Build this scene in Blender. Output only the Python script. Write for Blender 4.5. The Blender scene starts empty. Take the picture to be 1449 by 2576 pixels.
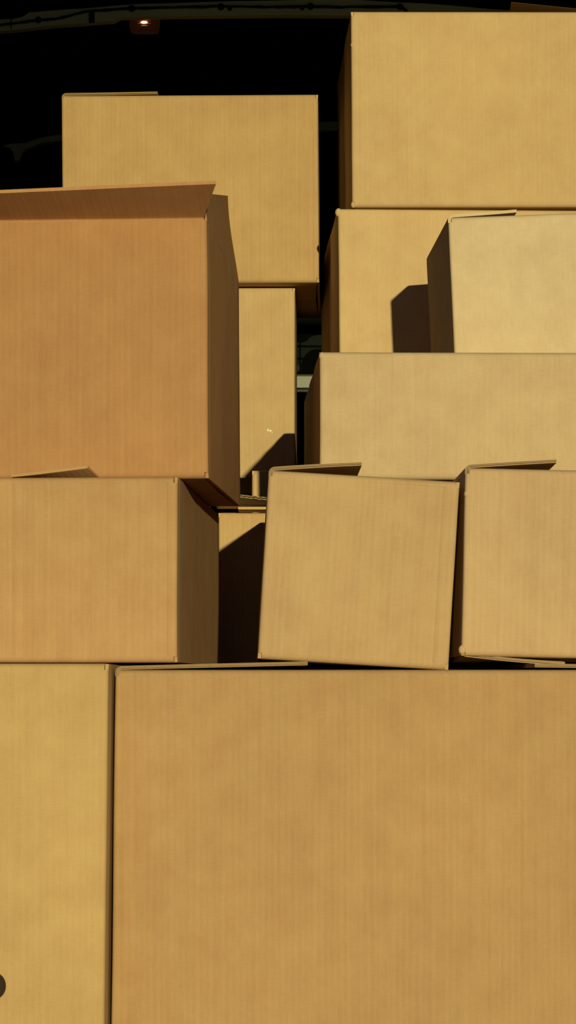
import bpy, bmesh, math, random
from mathutils import Vector, noise

# ---------------------------------------------------------------- camera, light, exposure
SC = bpy.context.scene
COL = SC.collection
EYE = 1.5                       # camera height above the ground, metres
FPX = 4500.0                    # pixels per unit of slope, for depths counted in DK metres
DK = 1.35                       # one unit of depth below is this many metres
HX, HY = 724.5, 1720.0          # where the level line of sight meets the frame

cam_d = bpy.data.cameras.new('camera')
cam = bpy.data.objects.new('camera', cam_d); COL.objects.link(cam)
cam.location = (0, 0, EYE); cam.rotation_euler = (math.pi/2, 0, 0)
cam_d.sensor_fit = 'VERTICAL'; cam_d.sensor_height = 36.0
cam_d.lens = 36.0*FPX*DK/2576
cam_d.shift_y = (HY-1288)/2576
cam_d.dof.use_dof = True; cam_d.dof.focus_distance = 2.9*DK; cam_d.dof.aperture_fstop = 34
SC.camera = cam

SUN_X, SUN_Z = -0.1515/DK, -0.0885/DK         # drift of sunlight per metre of depth
sun_d = bpy.data.lights.new('sun', 'SUN')
sun = bpy.data.objects.new('sun', sun_d); COL.objects.link(sun)
sun.rotation_euler = Vector((SUN_X, 1, SUN_Z)).to_track_quat('-Z', 'Y').to_euler()
sun_d.energy = 3.54; sun_d.angle = math.radians(0.53); sun_d.color = (1.0, 0.935, 0.51)

world = bpy.data.worlds.new('world'); SC.world = world; world.use_nodes = True
bg = world.node_tree.nodes['Background']
bg.inputs['Color'].default_value = (0.53, 0.74, 1.0, 1); bg.inputs['Strength'].default_value = 0.25

SC.view_settings.view_transform = 'Standard'; SC.view_settings.look = 'None'
SC.view_settings.gamma = 1; SC.view_settings.use_curve_mapping = False
SC.view_settings.exposure = 0.0

def X_at(px, d): return (px-HX)/FPX*d
def Z_at(py, d): return EYE+(HY-py)/FPX*d

# ---------------------------------------------------------------- materials
def new_mat(name):
    m = bpy.data.materials.new(name); m.use_nodes = True
    return m, m.node_tree, m.node_tree.nodes['Principled BSDF']

def plain(name, col, rough=0.7, metal=0.0, var=0.12, scale=30.0, spec=0.3):
    m, nt, b = new_mat(name)
    b.inputs['Roughness'].default_value = rough; b.inputs['Metallic'].default_value = metal
    b.inputs['Specular IOR Level'].default_value = spec
    tc = nt.nodes.new('ShaderNodeTexCoord'); n = nt.nodes.new('ShaderNodeTexNoise')
    n.inputs['Scale'].default_value = scale; nt.links.new(tc.outputs['Object'], n.inputs['Vector'])
    mx = nt.nodes.new('ShaderNodeMix'); mx.data_type = 'RGBA'
    mx.inputs[6].default_value = (*[c*(1-var) for c in col], 1); mx.inputs[7].default_value = (*[c*(1+var) for c in col], 1)
    nt.links.new(n.outputs['Fac'], mx.inputs[0]); nt.links.new(mx.outputs[2], b.inputs['Base Color'])
    return m

def cardboard(name, col, flute=1.0, seed=0.0, axis='xy'):
    """brown kraft liner: mottled pulp, faint upright flutes, short fibres"""
    m, nt, b = new_mat(name)
    N, L = nt.nodes, nt.links
    b.inputs['Roughness'].default_value = 0.82; b.inputs['Specular IOR Level'].default_value = 0.18
    tc = N.new('ShaderNodeTexCoord')
    mp = N.new('ShaderNodeMapping'); mp.inputs['Location'].default_value = (seed, seed*1.7, seed*0.6)
    L.new(tc.outputs['Object'], mp.inputs['Vector'])
    sep = N.new('ShaderNodeSeparateXYZ'); L.new(mp.outputs['Vector'], sep.inputs[0])
    add = N.new('ShaderNodeMath'); add.operation = 'ADD'
    add.inputs[0].default_value = add.inputs[1].default_value = 0
    if 'x' in axis: L.new(sep.outputs['X'], add.inputs[0])
    if 'y' in axis: L.new(sep.outputs['Y'], add.inputs[1])
    cmb = N.new('ShaderNodeCombineXYZ'); L.new(add.outputs[0], cmb.inputs['X'])
    # upright streaks: noise stretched along the height
    def stretched(sx, sz, detail=2):
        mm = N.new('ShaderNodeCombineXYZ')
        a = N.new('ShaderNodeMath'); a.operation = 'MULTIPLY'; a.inputs[1].default_value = sx; L.new(add.outputs[0], a.inputs[0])
        c = N.new('ShaderNodeMath'); c.operation = 'MULTIPLY'; c.inputs[1].default_value = sz; L.new(sep.outputs['Z'], c.inputs[0])
        L.new(a.outputs[0], mm.inputs['X']); L.new(c.outputs[0], mm.inputs['Z'])
        n = N.new('ShaderNodeTexNoise'); n.inputs['Scale'].default_value = 1.0; n.inputs['Detail'].default_value = detail
        L.new(mm.outputs[0], n.inputs['Vector']); return n.outputs['Fac']
    wav = N.new('ShaderNodeMath'); wav.operation = 'MULTIPLY'; wav.inputs[1].default_value = 2*math.pi/0.0072
    L.new(add.outputs[0], wav.inputs[0])
    sn = N.new('ShaderNodeMath'); sn.operation = 'SINE'; L.new(wav.outputs[0], sn.inputs[0])
    streak = stretched(150, 5, 3); fibre_h = stretched(90, 900, 2); fibre_v = stretched(700, 60, 2)
    blot = N.new('ShaderNodeTexNoise'); blot.inputs['Scale'].default_value = 26; blot.inputs['Detail'].default_value = 5
    L.new(mp.outputs['Vector'], blot.inputs['Vector'])
    big = N.new('ShaderNodeTexNoise'); big.inputs['Scale'].default_value = 5; big.inputs['Detail'].default_value = 2
    L.new(mp.outputs['Vector'], big.inputs['Vector'])
    def term(sock, amp, cen=0.5):
        s = N.new('ShaderNodeMath'); s.operation = 'SUBTRACT'; s.inputs[1].default_value = cen; L.new(sock, s.inputs[0])
        k = N.new('ShaderNodeMath'); k.operation = 'MULTIPLY'; k.inputs[1].default_value = amp; L.new(s.outputs[0], k.inputs[0])
        return k.outputs[0]
    tot = None
    for sck, amp, cen in ((streak, .19*flute, .5), (fibre_h, .16, .5), (fibre_v, .16, .5), (blot.outputs['Fac'], .26, .5),
                          (big.outputs['Fac'], .22, .5), (sn.outputs[0], .016*flute, 0)):
        t = term(sck, amp, cen)
        if tot is None: tot = t
        else:
            a = N.new('ShaderNodeMath'); L.new(tot, a.inputs[0]); L.new(t, a.inputs[1]); tot = a.outputs[0]
    one = N.new('ShaderNodeMath'); one.inputs[1].default_value = 1.0; L.new(tot, one.inputs[0])
    hue = N.new('ShaderNodeMix'); hue.data_type = 'RGBA'
    hue.inputs[6].default_value = (col[0]*1.03, col[1]*0.96, col[2]*0.93, 1)
    hue.inputs[7].default_value = (col[0]*0.98, col[1]*1.03, col[2]*1.04, 1)
    L.new(blot.outputs['Fac'], hue.inputs[0])
    vm = N.new('ShaderNodeVectorMath'); vm.operation = 'SCALE'
    L.new(hue.outputs[2], vm.inputs[0]); L.new(one.outputs[0], vm.inputs['Scale'])
    L.new(vm.outputs[0], b.inputs['Base Color'])
    hs = N.new('ShaderNodeMath'); hs.operation = 'ADD'; L.new(term(sn.outputs[0], .35*flute, 0), hs.inputs[0]); L.new(streak, hs.inputs[1])
    bp = N.new('ShaderNodeBump'); bp.inputs['Strength'].default_value = 0.10; bp.inputs['Distance'].default_value = 0.001
    L.new(hs.outputs[0], bp.inputs['Height']); L.new(bp.outputs[0], b.inputs['Normal'])
    return m

KRAFT = (0.50, 0.36, 0.205)
def kraft(r=1.0, g=1.0, b=1.0): return (KRAFT[0]*r, KRAFT[1]*g, KRAFT[2]*b)
M_INNER = cardboard('kraft_fluting', kraft(.85, .8, .75), .6, 3.3)
M_LINING = plain('black_lining', (0.0035, 0.0035, 0.0035), 1.0, 0, .2, 60, 0)
M_MATTE = plain('matte_black_paint', (0.004, 0.004, 0.004), 1.0, 0, .1, 60, 0)
M_OLIVE = plain('olive_painted_steel', (0.68, 0.68, 0.36), 0.6, 0, .08, 12)
M_BLACK = plain('black_plastic', (0.008, 0.008, 0.008), 0.5)

# ---------------------------------------------------------------- mesh helpers
def link_mesh(name, bm, mats, parent=None, smooth=False):
    me = bpy.data.meshes.new(name)
    bmesh.ops.recalc_face_normals(bm, faces=bm.faces[:])
    if smooth:
        for f in bm.faces: f.smooth = True
        for e in bm.edges:
            if len(e.link_faces) == 2 and e.calc_face_angle(0) > math.radians(48): e.smooth = False
    bm.to_mesh(me); bm.free()
    for m in (mats if isinstance(mats, (list, tuple)) else [mats]): me.materials.append(m)
    o = bpy.data.objects.new(name, me); COL.objects.link(o)
    if parent: o.parent = parent
    return o

def thing(name, label, cat, loc, rot=(0, 0, 0), group=None):
    o = bpy.data.objects.new(name, None); COL.objects.link(o)
    o.empty_display_size = .05
    o.location = loc; o.rotation_euler = rot
    o['label'] = label; o['category'] = cat
    if group: o['group'] = group
    return o

def add_box(bm, a, b):
    vs = [bm.verts.new((x, y, z)) for x in (a[0], b[0]) for y in (a[1], b[1]) for z in (a[2], b[2])]
    for q in ((0, 1, 3, 2), (4, 6, 7, 5), (0, 4, 5, 1), (2, 3, 7, 6), (0, 2, 6, 4), (1, 5, 7, 3)):
        bm.faces.new([vs[i] for i in q])

def add_grid(bm, rows, close_u=False):
    """rows: list of equal-length point lists -> quad sheet"""
    V = [[bm.verts.new(p) for p in r] for r in rows]
    for i in range(len(V)-1):
        n = len(V[i])
        for j in range(n if close_u else n-1):
            bm.faces.new((V[i][j], V[i][(j+1) % n], V[i+1][(j+1) % n], V[i+1][j]))
    return V

def add_tube(bm, pts, r, seg=10):
    pts = [Vector(p) for p in pts]; rows = []
    for i, p in enumerate(pts):
        t = (pts[min(i+1, len(pts)-1)]-pts[max(i-1, 0)]).normalized()
        up = Vector((0, 1, 0)) if abs(t.y) < .9 else Vector((0, 0, 1))
        a = t.cross(up).normalized(); b = t.cross(a)
        rr = r[i] if isinstance(r, (list, tuple)) else r
        rows.append([p+a*math.cos(k*2*math.pi/seg)*rr+b*math.sin(k*2*math.pi/seg)*rr for k in range(seg)])
    V = add_grid(bm, rows, True)
    bm.faces.new(V[0]); bm.faces.new(V[-1][::-1])

def add_prism(bm, pts, y0, y1):
    """polygon in x,z extruded along y"""
    a = [bm.verts.new((x, y0, z)) for x, z in pts]; b = [bm.verts.new((x, y1, z)) for x, z in pts]
    n = len(pts)
    for i in range(n): bm.faces.new((a[i], a[(i+1) % n], b[(i+1) % n], b[i]))
    bm.faces.new(a[::-1]); bm.faces.new(b)

def add_strip(bm, top, bot, y0, y1):
    """band between two x,z lines with equal point counts, extruded along y"""
    n = len(top)
    rings = [[(top[i][0], y0, top[i][1]), (top[i][0], y1, top[i][1]), (bot[i][0], y1, bot[i][1]), (bot[i][0], y0, bot[i][1])] for i in range(n)]
    V = add_grid(bm, rings, True)
    bm.faces.new(V[0]); bm.faces.new(V[-1][::-1])

def add_ball(bm, c, r, squash=(1, 1, 1), seg=10):
    rows = []
    for i in range(1, seg):
        t = math.pi*i/seg
        rows.append([(c[0]+r*squash[0]*math.sin(t)*math.cos(k*2*math.pi/seg), c[1]+r*squash[1]*math.sin(t)*math.sin(k*2*math.pi/seg),
                      c[2]+r*squash[2]*math.cos(t)) for k in range(seg)])
    V = add_grid(bm, rows, True)
    bm.faces.new(V[0]); bm.faces.new(V[-1][::-1])

T = 0.004          # board thickness
R = 0.005          # bend radius of a crease
MARG = R+T/2

# ---------------------------------------------------------------- cardboard boxes
def wall_loop(x0, x1, L, grooves, side_groove):
    """outer outline of the four walls, seen from above, with creased corners"""
    r = 0.0045; pts = []
    def corner(cx, cy, a0):
        for k in range(5):
            a = math.radians(a0+k*22.5)
            pts.append((cx+r*math.cos(a), cy+r*math.sin(a), math.cos(a), math.sin(a)))
    def run(p, q, nx, ny, gs):
        ln = math.hypot(q[0]-p[0], q[1]-p[1]); st = set()
        n = max(2, int(ln/.03))
        for i in range(1, n): st.add((round(ln*i/n, 5), 0.0))
        for g, dep in gs:
            st = {s for s in st if abs(s[0]-g) > .006}
            st |= {(g-.0022, 0.0), (g-.0009, dep*.5), (g, dep), (g+.0009, dep*.5), (g+.0022, 0.0)}
        for s, dpt in sorted(st):
            if .004 < s < ln-.004:
                f = s/ln
                pts.append((p[0]+(q[0]-p[0])*f-nx*dpt, p[1]+(q[1]-p[1])*f-ny*dpt, nx, ny))
    corner(x0+r, r, 180); run((x0+r, 0), (x1-r, 0), 0, -1, [(g-r, d) for g, d in grooves])
    corner(x1-r, r, 270); run((x1, r), (x1, L-r), 1, 0, side_groove)
    corner(x1-r, L-r, 0); run((x1-r, L), (x0+r, L), 0, 1, [])
    corner(x0+r, L-r, 90); run((x0, L-r), (x0, r), -1, 0, side_groove)
    return pts

def make_body(root, mat, x0, x1, L, h, grooves, seed, wob=.0008, lean=0.0, knobs=(), open_l=False, open_r=False):
    bm = bmesh.new()
    loop = wall_loop(x0, x1, L, grooves, [(.012, .0006)])
    zs = [MARG, MARG+.004]+[MARG+(h-2*MARG)*i/10 for i in range(1, 10)]+[h-MARG-.004, h-MARG]
    outer, inner = [], []
    for z_ in zs:
        z = z_
        fall = math.sin(math.pi*(z/h))
        ro, ri = [], []
        for x, y, nx, ny in loop:
            f = (z_-MARG)/(h-2*MARG)
            lo = .0006 if abs(nx) > .95 else MARG
            hi = h-MARG if (abs(nx) <= .95 or (nx < 0 and open_l) or (nx > 0 and open_r)) else h-.0006
            z = lo+(hi-lo)*f
            w = noise.noise(Vector((x*9+seed, y*9, z*7+seed)))*wob + noise.noise(Vector((x*60+seed, y*60, z*16)))*wob*.25
            ex = .0006*(1-fall)
            xo, yo = x+nx*(w-ex*0), y+ny*w
            ro.append((xo+lean*z, yo, z)); ri.append((xo-nx*T+lean*z, yo-ny*T, z))
        outer.append(ro); inner.append(ri)
    Vo = add_grid(bm, outer, True); Vi = add_grid(bm, inner, True)
    n = len(loop)
    for A, B in ((Vo[0], Vi[0]), (Vo[-1], Vi[-1])):
        for j in range(n): bm.faces.new((A[j], A[(j+1) % n], B[(j+1) % n], B[j]))
    for (kx, ky, kz, kr) in knobs:
        if kz < 0: kz += h
        add_ball(bm, (kx+lean*kz, ky, kz), kr, (1, 1, 1.25))
    return link_mesh('box_body', bm, mat, root, True)

def make_flap(root, name, mat, P, S, up, inn, W, ln, ang, rise=0.0, inset=.0044, taper=.006, curl=0.0, skew0=0.0, skew1=0.0,
              fluted=False, lean=0.0, r=R, twist=0.0, ragged=0.0, seed=0.0):
    """board hinged along P..P+S*W; ang 0 carries straight on from the wall, 90 folds flat inwards, negative opens outwards"""
    P, S, up, inn = Vector(P), Vector(S), Vector(up), Vector(inn)
    sg = 1 if ang >= 0 else -1
    def path(ang):
        A = abs(math.radians(ang)); c = Vector((0, 0)); out = [(c.copy(), 0.0, 0.0)]
        if rise: c = c+Vector((rise, 0)); out.append((c.copy(), 0.0, 0.0))
        for k in range(1, 6):
            p0 = A*(k-.5)/5; c = c+Vector((math.cos(p0), sg*math.sin(p0)))*(r*A/5); out.append((c.copy(), sg*A*k/5, 0.0))
        rest = max(.005, ln-r*A); n = 8; a = sg*A
        for k in range(1, n+1):
            a += math.radians(curl)/n
            c = c+Vector((math.cos(a), math.sin(a)))*(rest/n); out.append((c.copy(), a, k/n))
        return out
    ns = max(6, int(W/.0012)) if fluted else max(4, int(W/.02))
    def sheet(off0, off1, wave=None):
        rows = []
        ncache = {}
        for i in range(ns+1):
            f = i/ns
            pth = path(ang+twist*(f-.5))
            ra, rb = [], []
            for c, a, u in pth:
                s = inset+taper*u*.5+(W-2*inset-taper*u)*f + skew0*u*(1-f)+skew1*u*f
                n_up, n_in = math.sin(a), -math.cos(a)
                o0 = off0; o1 = off1
                if wave is not None:
                    wv = math.sin(2*math.pi*f*W/.0072)*(T/2-.0009); o0 = wv-.0002; o1 = wv+.0002
                ex = 0.0
                if ragged and u == 1.0: ex = ragged*noise.noise(Vector((f*W*160+seed, seed, 0)))
                cc = c+Vector((math.cos(a), math.sin(a)))*ex
                for o, lst in ((o0, ra), (o1, rb)):
                    q = P+S*s+up*(cc.x+n_up*o)+inn*(cc.y+n_in*o)
                    lst.append((q.x+lean*q.z, q.y, q.z))
            rows.append(ra+rb[::-1])
        V = add_grid(bm, rows, True); bm.faces.new(V[0]); bm.faces.new(V[-1][::-1])
    bm = bmesh.new()
    if fluted:
        sheet(T/2-.0007, T/2); sheet(-T/2, -T/2+.0007); nface = len(bm.faces)
        sheet(0, 0, True)
        bm.faces.ensure_lookup_table()
        for f in bm.faces[nface:]: f.material_index = 1
        return link_mesh(name, bm, [mat, M_INNER], root, True)
    sheet(-T/2, T/2)
    return link_mesh(name, bm, mat, root, True)

def make_box(label, mat, X, Y, Z, w, L, h, yaw=0.0, roll=0.0, ref='left', grooves=(), seed=0.0, lean=0.0, knobs=(),
             left=None, right=None, front=90, back=90, bottom=(90, 90), name='cardboard_box', wob=.0008, pitch=0.0):
    """X,Y,Z: the foot of the near corner (left or right) of the box; yaw swings the far side to the left"""
    Y, L, yaw = Y*DK, L*DK, yaw/DK
    root = thing(name, label, 'box', (X, Y, Z), (pitch, roll, yaw), 'cardboard boxes stacked in the cargo bay')
    x0, x1 = (0, w) if ref == 'left' else (-w, 0)
    make_body(root, mat, x0, x1, L, h, grooves, seed, wob, lean, knobs, bool(left), bool(right) or front is None)
    ht, hb = h-MARG, MARG
    c = T/2
    fk = dict(lean=lean)
    if front is not None: make_flap(root, 'top_flap', mat, (x0, c, ht), (1, 0, 0), (0, 0, 1), (0, 1, 0), w, L*.5-.002, front, **fk)
    if back is not None: make_flap(root, 'top_flap', mat, (x0, L-c, ht), (1, 0, 0), (0, 0, 1), (0, -1, 0), w, L*.5-.002, back, **fk)
    if left: make_flap(root, 'top_flap', mat, (x0+c, 0, ht), (0, 1, 0), (0, 0, 1), (1, 0, 0), L, rise=T*1.05, **{**fk, **left})
    if right: make_flap(root, 'top_flap', mat, (x1-c, 0, ht), (0, 1, 0), (0, 0, 1), (-1, 0, 0), L, rise=T*1.05, **{**fk, **right})
    make_flap(root, 'bottom_flap', mat, (x0, c, hb), (1, 0, 0), (0, 0, -1), (0, 1, 0), w, L*.5-.002, bottom[0], **fk)
    make_flap(root, 'bottom_flap', mat, (x0, L-c, hb), (1, 0, 0), (0, 0, -1), (0, -1, 0), w, L*.5-.002, bottom[1], **fk)
    return root

# ---------------------------------------------------------------- the setting: ground, cargo bay of the vehicle
def structure(name, bm, mat, smooth=False, parent=None):
    o = link_mesh(name, bm, mat, parent, smooth); o['kind'] = 'structure'; return o

WX = 0.74; D0, D1 = 1.84, 4.52; ROOF = EYE+1.232
FLOOR = EYE-0.62
bm = bmesh.new(); add_box(bm, (-60, -60, -.1), (60, 80, 0)); structure('ground', bm, plain('asphalt', (.10, .095, .09), .95, 0, .3, 8))
bm = bmesh.new(); add_box(bm, (-WX, D0*DK, FLOOR-.05), (WX, D1*DK, FLOOR)); structure('floor', bm, M_LINING)
bm = bmesh.new(); add_box(bm, (-WX-.06, D0*DK, FLOOR-.05), (-WX, D1*DK, ROOF+.04)); structure('wall_left', bm, M_LINING)
bm = bmesh.new(); add_box(bm, (WX, D0*DK, FLOOR-.05), (WX+.06, D1*DK, ROOF+.04)); structure('wall_right', bm, M_LINING)
bm = bmesh.new()     # crowned roof skin
rowsb, rowst = [], []
n = 24
prof = [(-WX+2*WX*i/n) for i in range(n+1)]
zr = [ROOF-.055*abs(x/WX)**3.0 for x in prof]
add_strip(bm, [(x, ROOF+.04) for x in prof], list(zip(prof, zr)), D0*DK, D1*DK)
structure('ceiling', bm, M_LINING)
# far bulkhead with a wide low window
wz0, wz1 = Z_at(989, D1), Z_at(836, D1)
bm = bmesh.new()
add_box(bm, (-WX, DK*D1, FLOOR-.05), (WX, DK*D1+.03, wz0)); add_box(bm, (-WX, DK*D1, wz1), (WX, DK*D1+.03, ROOF+.04))
add_box(bm, (-WX, DK*D1, wz0), (-.45, DK*D1+.03, wz1)); add_box(bm, (.45, DK*D1, wz0), (WX, DK*D1+.03, wz1))
structure('wall_back', bm, M_LINING)
bm = bmesh.new()
for a, b in (((-.46, wz0-.012), (.46, wz0)), ((-.46, wz1), (.46, wz1+.012)), ((-.462, wz0-.012), (-.45, wz1+.012)), ((.45, wz0-.012), (.462, wz1+.012))):
    add_box(bm, (a[0], DK*D1-.006, a[1]), (b[0], DK*D1, b[1]))
wf = structure('window_1', bm, M_MATTE)
gm, nt, gb = new_mat('tinted_glass')
for nn in list(nt.nodes):
    if nn.type != 'OUTPUT_MATERIAL': nt.nodes.remove(nn)
tr = nt.nodes.new('ShaderNodeBsdfTransparent'); tr.inputs[0].default_value = (.68, .68, .63, 1)
gl = nt.nodes.new('ShaderNodeBsdfGlossy'); gl.inputs['Roughness'].default_value = .03
mxs = nt.nodes.new('ShaderNodeMixShader'); mxs.inputs[0].default_value = .03
nt.links.new(tr.outputs[0], mxs.inputs[1]); nt.links.new(gl.outputs[0], mxs.inputs[2])
nt.links.new(mxs.outputs[0], [q for q in nt.nodes if q.type == 'OUTPUT_MATERIAL'][0].inputs[0])
bm = bmesh.new(); add_box(bm, (-.449, DK*D1+.012, wz0), (.449, DK*D1+.016, wz1))
link_mesh('window_pane', bm, gm, wf)

# roof bows
def seg_line(pts, n):
    xs = [p[0] for p in pts]; out = []
    for i in range(n+1):
        x = xs[0]+(xs[-1]-xs[0])*i/n
        for a, b in zip(pts, pts[1:]):
            if a[0] <= x <= b[0]+1e-6:
                f = (x-a[0])/(b[0]-a[0]) if b[0] > a[0] else 0; f = f*f*(3-2*f)*.5+f*.5
                out.append((x, a[1]+(b[1]-a[1])*f)); break
    return out
dB1 = 3.14
def P1(lst, d): return [(X_at(x, d), Z_at(y, d)) for x, y in lst]
top1 = P1([(-330, 110), (-150, 76), (0, 49), (52, 46), (70, 31), (180, 23), (350, 10), (600, 3), (850, -2), (1050, 8), (1290, 26), (1500, 48), (1780, 90)], dB1)
bot1 = P1([(-330, 150), (-150, 108), (0, 78), (160, 62), (285, 53), (305, 43), (480, 40), (700, 38), (890, 39), (1050, 44), (1290, 60), (1500, 82), (1780, 125)], dB1)
bm = bmesh.new(); add_strip(bm, seg_line(top1, 120), seg_line(bot1, 120), dB1*DK, dB1*DK+.02)
structure('trim_1', bm, M_OLIVE)
dB2 = 3.86
top2 = P1([(8, 366), (62, 362), (95, 347), (155, 338), (300, 325), (500, 313), (850, 306), (1200, 314), (1440, 340)], dB2)
bot2 = P1([(8, 368), (62, 380), (95, 360), (155, 354), (300, 345), (500, 336), (850, 328), (1200, 336), (1440, 362)], dB2)
bm = bmesh.new(); add_strip(bm, seg_line(top2, 60), seg_line(bot2, 60), dB2*DK, dB2*DK+.02)
add_prism(bm, P1([(12, 366), (24, 370), (33, 383), (38, 405), (50, 403), (54, 388), (64, 372), (70, 360), (30, 362)], dB2), dB2*DK-.002, dB2*DK+.018)
structure('trim_2', bm, M_OLIVE)

# wiring harness clipped along the near bow
hw = thing('wiring_harness', 'thin black cable clipped along the olive roof rib at the top', 'cable', (X_at(365, dB1), dB1*DK-.004, Z_at(22, dB1)))
def rel(px, py, d=dB1, dy=0.0): return Vector((X_at(px, d)-hw.location.x, d*DK-.005+dy-hw.location.y, Z_at(py, d)-hw.location.z))
bm = bmesh.new()
cab = [(-200, 100), (-60, 72), (0, 65), (60, 58), (97, 52), (140, 50), (180, 40), (210, 32), (250, 28), (330, 23), (400, 21), (470, 20), (555, 18), (640, 19), (700, 20), (780, 18), (860, 20), (940, 19), (1006, 19), (1016, 24), (1024, 30)]
random.seed(4)
fine = []
for a, b in zip(cab, cab[1:]):
    for k in range(4):
        f = k/4; fine.append(rel(a[0]+(b[0]-a[0])*f, a[1]+(b[1]-a[1])*f+random.uniform(-.8, .8)))
fine.append(rel(*cab[-1]))
add_tube(bm, fine, [.0022+random.uniform(-.0003, .0007) for _ in fine], 8)
link_mesh('cable', bm, M_BLACK, hw, True)
for px, py, rr in ((97, 52, .0058), (332, 23, .0062), (556, 19, .0062), (578, 24, .0038), (760, 22, .004), (781, 18, .0062), (1006, 19, .0058)):
    bm = bmesh.new(); c = rel(px, py); add_ball(bm, c, rr, (1, .5, 1)); link_mesh('cable_clip', bm, M_BLACK, hw, True)
bm = bmesh.new()
a = rel(229, 30); add_box(bm, (a.x-.003, a.y-.001, a.z-.02), (a.x+.0065, a.y+.003, a.z)); link_mesh('cable_strap', bm, M_BLACK, hw)
bm = bmesh.new(); a = rel(29, 58); add_box(bm, (a.x-.0006, a.y-.001, a.z-.011), (a.x+.0006, a.y+.004, a.z+.009)); link_mesh('cable_tie', bm, M_BLACK, hw)

# dome light
dL = 3.3
lx, lzb, lzt = X_at(364, dL), Z_at(83, dL), Z_at(44, dL)
dome = thing('dome_light', 'small ribbed amber interior lamp glowing under the roof rib', 'lamp', (lx, dL*DK, lzt))
hwid = .0285
def oval(bm, z0, z1, rx, ry, seg=28, bev=.004):
    rows = []
    for z, k in ((z1, 1.0), (z0+bev, 1.0), (z0+bev*.4, .95), (z0, .84)):
        ring = []
        for i in range(seg):
            a = 2*math.pi*i/seg; ca, sa = math.cos(a), math.sin(a)
            ring.append((rx*k*math.copysign(abs(ca)**.55, ca), ry*k*math.copysign(abs(sa)**.55, sa), z))
        rows.append(ring)
    V = add_grid(bm, rows, True); bm.faces.new(V[0]); bm.faces.new(V[-1][::-1])
H = lzt-lzb
M_AMBER_H = plain('brown_lamp_housing', (.10, .035, .012), .35)
bm = bmesh.new(); oval(bm, -.006, 0.004, hwid*1.04, .02); link_mesh('lamp_housing', bm, M_AMBER_H, dome, True)
lensm, nt, lb = new_mat('amber_ribbed_lens')
lb.inputs['Base Color'].default_value = (.30, .10, .025, 1); lb.inputs['Roughness'].default_value = .18
lb.inputs['Transmission Weight'].default_value = .5; lb.inputs['IOR'].default_value = 1.25
lb.inputs['Emission Color'].default_value = (1, .33, .08, 1); lb.inputs['Emission Strength'].default_value = .006
bm = bmesh.new()
for i in range(9):
    z1 = -.005-(H-.006)*i/9; z0 = z1-(H-.006)/9*.92
    k = 1.0-.10*(i/8)**2
    oval(bm, z0, z1, hwid*k, .018*k, 28, .0006)
link_mesh('lamp_lens', bm, lensm, dome, True)
bulbm, nt, lb = new_mat('glowing_bulb')
lb.inputs['Emission Color'].default_value = (1, .62, .25, 1); lb.inputs['Emission Strength'].default_value = 9
glow, nt, lb = new_mat('lit_lens_centre')
lb.inputs['Base Color'].default_value = (.8, .35, .1, 1)
lb.inputs['Emission Color'].default_value = (1, .42, .12, 1); lb.inputs['Emission Strength'].default_value = .10
bm = bmesh.new()  # glow patches of the lit lens, put in as emissive bars around the bulb
for zc, rx_ in ((-H*.16, .0075), (-H*.30, .013), (-H*.56, .012), (-H*.70, .006)):
    add_tube(bm, [(-rx_, -.0178, zc), (-rx_*.6, -.0186, zc), (rx_*.6, -.0186, zc), (rx_, -.0178, zc)], [.0004, .0010, .0010, .0004], 8)
link_mesh('lamp_lens_glow', bm, glow, dome, True)
bm = bmesh.new()
add_tube(bm, [(-.006, -.019, -H*.5), (-.003, -.0195, -H*.5), (.003, -.0195, -H*.5), (.006, -.019, -H*.5)], [.0008, .0022, .0022, .0008], 10)
link_mesh('lamp_bulb', bm, bulbm, dome, True)

# building seen through the far window
dF_ = 20.0
M_CREAM = plain('cream_painted_sill', (.52,.50,.42), .8)
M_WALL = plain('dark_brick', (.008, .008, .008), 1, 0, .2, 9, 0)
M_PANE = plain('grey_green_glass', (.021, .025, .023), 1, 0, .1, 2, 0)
bl = thing('building', 'distant building with barred grey window and cream sill seen through the gap', 'building', (X_at(770, dF_), dF_*DK, 0))
def bb(name, mat, rects, y0, y1, parent=bl):
    bm = bmesh.new()
    for xa, ya, xb, yb in rects:
        add_box(bm, (X_at(xa, dF_)-bl.location.x, y0, Z_at(yb, dF_)), (X_at(xb, dF_)-bl.location.x, y1, Z_at(ya, dF_)))
    return link_mesh(name, bm, mat, parent)
bm = bmesh.new(); x0b, x1b = X_at(-100, dF_)-bl.location.x, X_at(1700, dF_)-bl.location.x
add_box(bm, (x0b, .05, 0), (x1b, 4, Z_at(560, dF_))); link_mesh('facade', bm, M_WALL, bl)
bb('sill', M_CREAM, [(690, 953, 900, 981)], -.22, .06)
bb('sill_moulding', plain('olive_sill_moulding', (.10, .09, .03), .8), [(690, 945, 900, 950)], -.1, .06)
bb('sill_moulding', plain('grey_sill_moulding', (.12, .12, .09), .8), [(690, 982, 900, 988)], -.1, .06)
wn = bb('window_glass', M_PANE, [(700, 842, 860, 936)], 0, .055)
bb('glazing_bar', M_MATTE, [(700, 870, 860, 873.5), (700, 901, 860, 904), (700, 937, 860, 942), (753.5, 842, 757, 940), (812, 842, 815, 940)], -.04, 0, wn)
bb('window_glass', plain('blue_grey_glass', (.045,.055,.065), 1, 0, .1, 2, 0), [(740, 920, 753, 933)], -.012, -.001)
bm = bmesh.new()  # dark reflections in the window glass, built as flat black shapes
c = (X_at(800, dF_)-bl.location.x, Z_at(920, dF_)); rr = 41/FPX*dF_
add_prism(bm, [(c[0]+rr*math.cos(a*math.pi/18), c[1]+rr*math.sin(a*math.pi/18)*1.0) for a in range(19)]+[(c[0]-rr*1.0, Z_at(940, dF_)), (c[0]+rr, Z_at(940, dF_))], -.045, -.004)
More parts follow.
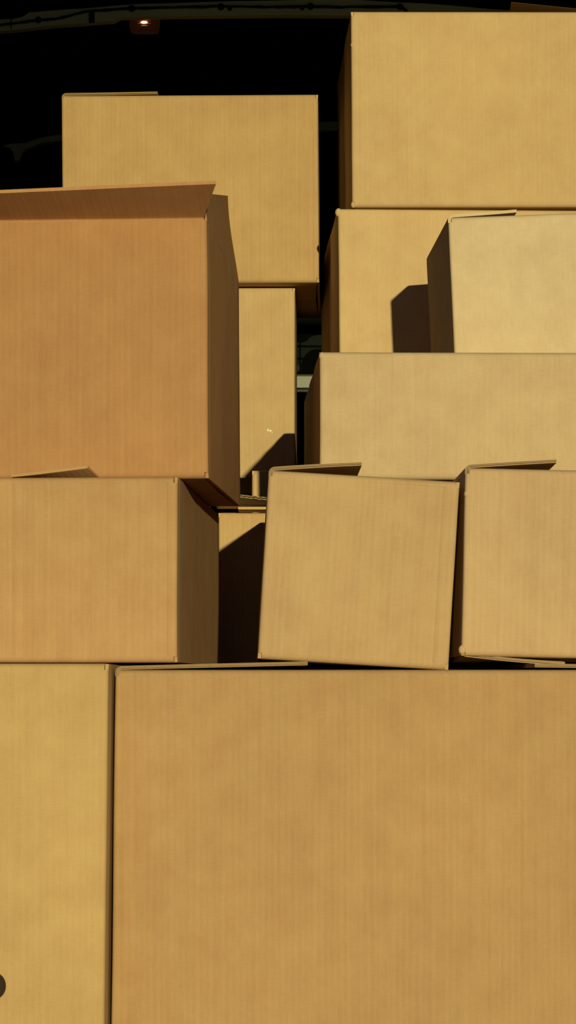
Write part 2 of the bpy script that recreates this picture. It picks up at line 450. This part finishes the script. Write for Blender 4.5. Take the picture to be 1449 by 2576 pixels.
add_prism(bm, [(X_at(x, dF_)-bl.location.x, Z_at(y, dF_)) for x, y in ((700, 835), (700, 862), (745, 858), (752, 861), (765, 860), (773, 857), (778, 850), (786, 845), (800, 842), (830, 841), (830, 835))], -.045, -.004)
link_mesh('glass_reflection', bm, M_MATTE, bl)

# ---------------------------------------------------------------- the stack of boxes
def mat_for(k, r, g, b, flute=1.0): return cardboard('kraft_%s' % k, kraft(r, g, b), flute, 1.3*len(k)+r*7)
G_TOP = Z_at(1685, 1.96)
# lower row
def zt(py, d): return Z_at(py, d)
big = make_box('largest plain box filling the lower right, under the tilted box', mat_for('amber', .81, .65, .52), X_at(273, 1.96), 1.96, FLOOR,
               .66, .62, G_TOP-FLOOR, yaw=.004, grooves=[(.009, .0005)], seed=1, lean=.0112,
               left=dict(ln=.212, ang=88.6, taper=.004, fluted=True), right=dict(ln=.20, ang=89.2, fluted=True))
hh = zt(1669, 1.92)-FLOOR
low_left = make_box('tall box cropped by the lower left edge, left of the largest box', mat_for('straw', .94, .815, .615, .7), X_at(256, 1.92), 1.92, FLOOR,
               .34, .62, hh, yaw=.004, ref='right', grooves=[(.331, .0005)], seed=2, lean=.0112)
bm = bmesh.new()  # closed disc, not cut through; the hole's inner shade is its dark colour
lw = low_left
cx, cz = X_at(-14, 1.92)-lw.location.x, zt(2480, 1.92)-FLOOR
rows = []
for rad, y in ((.0125, -.0002), (.0125, -.0012), (.0105, -.0012), (.0095, .001)):
    rows.append([(cx+rad*math.cos(a*math.pi/16), y-cx*.0, cz+rad*1.15*math.sin(a*math.pi/16)) for a in range(32)])
V = add_grid(bm, rows, True); bm.faces.new(V[0]); bm.faces.new(V[-1][::-1])
hole = link_mesh('finger_hole', bm, plain('painted_hole_shade', (.03, .015, .006), .9), lw, True); hole['label'] = 'dark round finger hole'

# middle row
mid_left = make_box('middle-row box at the left, one flap sprung up, under the open box', mat_for('ochre', .855, .68, .555), X_at(446, 2.04), 2.04, zt(1667, 2.04),
               .34, .46, zt(1199, 2.04)-zt(1667, 2.04), yaw=-.065, ref='right', grooves=[(.15, .0007), (.162, .0005), (.24, .0004), (.328, .0010)], seed=3)
# a flap of it sprung up in the middle of its top
hm = zt(1199, 2.04)-zt(1667, 2.04)
def sprung(px, z, y): return Vector(((px-446)/FPX*2.04, y, hm+z))
bm = bmesh.new()
n = 12; rows = []
for i in range(n+1):
    f = i/n
    lo = sprung(25+(219-25)*f, .0004+.0098*f**1.15, .0015); hi_ = sprung(25+(241-25)*f, .0004, .040)
    t1 = Vector((0, 0, .0030))
    rows.append([lo, lo+t1, hi_+t1*.6, hi_])
V = add_grid(bm, rows, True); bm.faces.new(V[0]); bm.faces.new(V[-1][::-1])
link_mesh('top_flap', bm, mid_left.children[0].data.materials[0], mid_left)

hM2 = math.hypot(1655-1180, 32)/FPX*2.04
wM2 = math.hypot(1130-649, 27)/FPX*2.04
tilted = make_box('box tilted clockwise in the middle row with left flap lifted', mat_for('honey', .885, .775, .69), X_at(648, 2.04), 2.04, zt(1656, 2.04)-.0005,
               wM2, .535, hM2, yaw=.02, roll=.0605, grooves=[(.010, .0006), (.200, .0010)], seed=4,
               left=dict(ln=.107, ang=86, fluted=True, curl=1.5, twist=7.6))
mid_right = make_box('middle-row box cropped by the right edge, left flap lifted', mat_for('biscuit', .94, .845, .81), X_at(1161, 2.04), 2.04, zt(1650, 2.04),
               .34, .36, zt(1176, 2.04)-zt(1650, 2.04), yaw=.012, roll=.021, grooves=[(.0125, .0008), (.012+.028, .0004), (.07, .0004)], seed=5,
               knobs=[(.001, .003, .007, .0045), (.003, .003, -.03, .004)],
               left=dict(ln=.106, ang=88, fluted=True, curl=1.0, twist=6.8), bottom=(88.6, 90))
# crushed loose bottom flap under it
make_flap(mid_right, 'bottom_flap', mid_right.children[0].data.materials[0], (.004, .003, .0015), (0, 1, 0), (1, 0, 0), (0, 0, -1), .16, .115, 4.2, curl=-4, taper=.0, fluted=True, twist=-4, ragged=.002)

# behind the gap of the middle row
recessed = make_box('recessed box in the gap left of the tilted box, torn flaps on top', mat_for('toffee', .95, .84, .70), X_at(549, 2.66), 2.66, G_TOP,
               .48, .115, zt(1289, 2.66)-G_TOP, yaw=.0, seed=6, front=90)
m_rec = recessed.children[0].data.materials[0]
hJ = zt(1289, 2.66)-G_TOP
make_flap(recessed, 'torn_flap', m_rec, (.026, -.001, hJ+.002), (1, 0, 0), (0, -1, 0), (0, 0, 1), .095, .034, 3, r=.002, taper=0, fluted=False, seed=2)
make_flap(recessed, 'torn_flap', m_rec, (-.006, .004, hJ+.0075), (1, 0, 0), (0, -1, 0), (0, 0, 1), .118, .078, 6, r=.003, taper=0, fluted=True, skew0=-.008, ragged=.005, curl=2, twist=-9, seed=2)

# open box at the upper left
A_w = .36; A_h = zt(538, 2.065)-zt(1199, 2.04)-.001
opened = make_box('large open-topped box at the left with its front flap folded out', mat_for('cinnamon', .76, .53, .40), X_at(524, 2.065), 2.065, zt(1199, 2.04)+.001,
               A_w, .330, A_h, yaw=-.086, ref='right', lean=-.006, grooves=[(A_w-.102, .0009), (A_w-.098, .0005)], seed=7, front=None, back=88)
mo = opened.children[0].data.materials[0]
mo_x = cardboard('kraft_cinnamon_flap', kraft(.80, .54, .42), 1.0, 2, 'x')
make_flap(opened, 'top_flap', mo_x, (-A_w, T/2, A_h-MARG), (1, 0, 0), (0, 0, 1), (0, 1, 0), A_w, .084, -77.5, taper=.0, inset=.003, skew0=0, skew1=.021, lean=-.006, twist=9)

# side flap of the open box, buckled: far end stands high, near end dips
bm = bmesh.new()
nu, nv = 12, 10
hz = A_h-MARG
def flap_pt(u, v, off):
    # u: near..far along the hinge, v: hinge..free edge
    y = .004+u*(.330*DK-.008)
    ln = .032+(.118-.032)*u
    lean_in = .120+.03*math.sin(math.pi*v)
    x = -T/2-off-ln*v*math.sin(lean_in)
    z = hz+ln*v*math.cos(lean_in)
    return (x-.006*z, y, z)
A0 = [[flap_pt(i/nu, j/nv, -T/2) for j in range(nv+1)]+[flap_pt(i/nu, j/nv, T/2) for j in range(nv, -1, -1)] for i in range(nu+1)]
V = add_grid(bm, A0, True); bm.faces.new(V[0]); bm.faces.new(V[-1][::-1])
link_mesh('top_flap', bm, mo, opened, True)

# right hand stack behind
long_box = make_box('wide box under the small front box and behind the middle row', mat_for('sand', .97, .94, .97, .6), X_at(804, 2.22), 2.22, EYE+.2535,
               .46, .54, zt(886, 2.22)-EYE-.2535, yaw=.027, pitch=.03, grooves=[(.012, .0005)], seed=8, knobs=[(.003, .004, -.005, .004)])
small_front = make_box('pale box casting a shadow, standing on the wide box', mat_for('cream', 1.09, 1.12, 1.26, .3), X_at(1144, 2.39), 2.39, EYE+.4290,
               .30, .233, (HY-546)/FPX*2.39-.4290, yaw=.0487, roll=-.045, grooves=[], seed=9,
               left=dict(ln=.094, ang=87.9, fluted=False, curl=-1), right=None)
Dz = EYE+.441
back_right = make_box('box behind the pale one, directly under the top right box', mat_for('wheat', 1.05, .98, .92, .5), X_at(855, 2.76), 2.76, Dz,
               .44, .40, zt(524, 2.76)-Dz, yaw=.0487, lean=-.010, grooves=[(.014, .0006), (.018, .0004)], seed=10, knobs=[(.001, .004, -.006, .0055)])
top_right = make_box('topmost box at the upper right corner', mat_for('barley', 1.0, .92, .84, .6), X_at(886, 2.757), 2.757, zt(522, 2.757)+.001,
               .44, .337, zt(29, 2.757)-zt(522, 2.757), yaw=.034, roll=-.006, grooves=[(.011, .0004), (.106, .0005), (.110, .0005)], seed=11,
               knobs=[(.002, .004, .004, .004), (.002, .003, .25, .003)])
m_t = top_right.children[0].data.materials[0]
bm = bmesh.new()
zc_ = zt(29, 2.757)-zt(522, 2.757)
yb, yt = .16*DK, .010
quad = [(.262, yb, zc_+.0005), (.249, yt, zc_+.0166), (.40, yt, zc_+.0015), (.40, yb, zc_+.0005)]
V = add_grid(bm, [[Vector(q)+o for q in quad] for o in (Vector((0, 0, 0)), Vector((0, .0035, .0012)))], True)
bm.faces.new(V[0]); bm.faces.new(V[1][::-1])
link_mesh('top_flap', bm, m_t, top_right)

# left hand stack behind
I_top = zt(722, 2.96); K_top = zt(1183, 2.79); I_bot = zt(1202, 2.96)
upper_left = make_box('upper left box against the dark roof, behind the open box', mat_for('oat', .87, .76, .62), X_at(803, 2.93), 2.93, I_top+.001,
               .421, .29, zt(236, 2.93)-I_top-.001, yaw=-.028, ref='right', lean=-.0065, grooves=[(.411, .0008), (.003, .001)], seed=12,
               left=dict(ln=.158, ang=89.3, fluted=True, curl=-.5))
slim = make_box('upright box under the upper left box, half hidden by the open box', mat_for('maple', .91, .84, .76), X_at(742, 2.96), 2.96, I_bot,
               .29, .27, I_top-I_bot, yaw=-.018, ref='right', grooves=[(.283, .0006)], seed=13)
bm = bmesh.new()
for (px, py, sx_, sz_) in ((674, 1082, .0016, .0026), (680, 1084, .0022, .0018), (684, 1088, .0012, .0010)):
    add_ball(bm, (X_at(px, 2.96)-slim.location.x, -.0006, zt(py, 2.96)-slim.location.z), 1.0, (sx_, .0006, sz_), 8)
tf = link_mesh('tape_scrap', bm, plain('pale_tape', (.75, .68, .52), .4), slim, True); tf['label'] = 'tiny pale scrap of tape'
low_back = make_box('narrow lit corner of a box below the upright one', mat_for('fudge', 1.0, .90, .80), X_at(634, 2.79), 2.79, G_TOP,
               .42, .155, K_top-G_TOP, yaw=.03, seed=14, grooves=[])

# boxes of the rear row that carry the load, seen only from the side
make_box('large box at the bottom of the rear row', mat_for('rear', .95, .88, .8), -.36, 2.60, FLOOR, .80, .68, G_TOP-FLOOR-.001, seed=15)
make_box('box behind the open one, carrying the upright box', mat_for('rears', .95, .88, .8), -.36, 3.0, G_TOP, .22, .26, I_bot-G_TOP-.0005, seed=16)
make_box('tall box hidden below the rear right stack', mat_for('rearrs', .95, .88, .8), .06, 2.98, G_TOP, .40, .26, Dz-G_TOP-.002, seed=17)
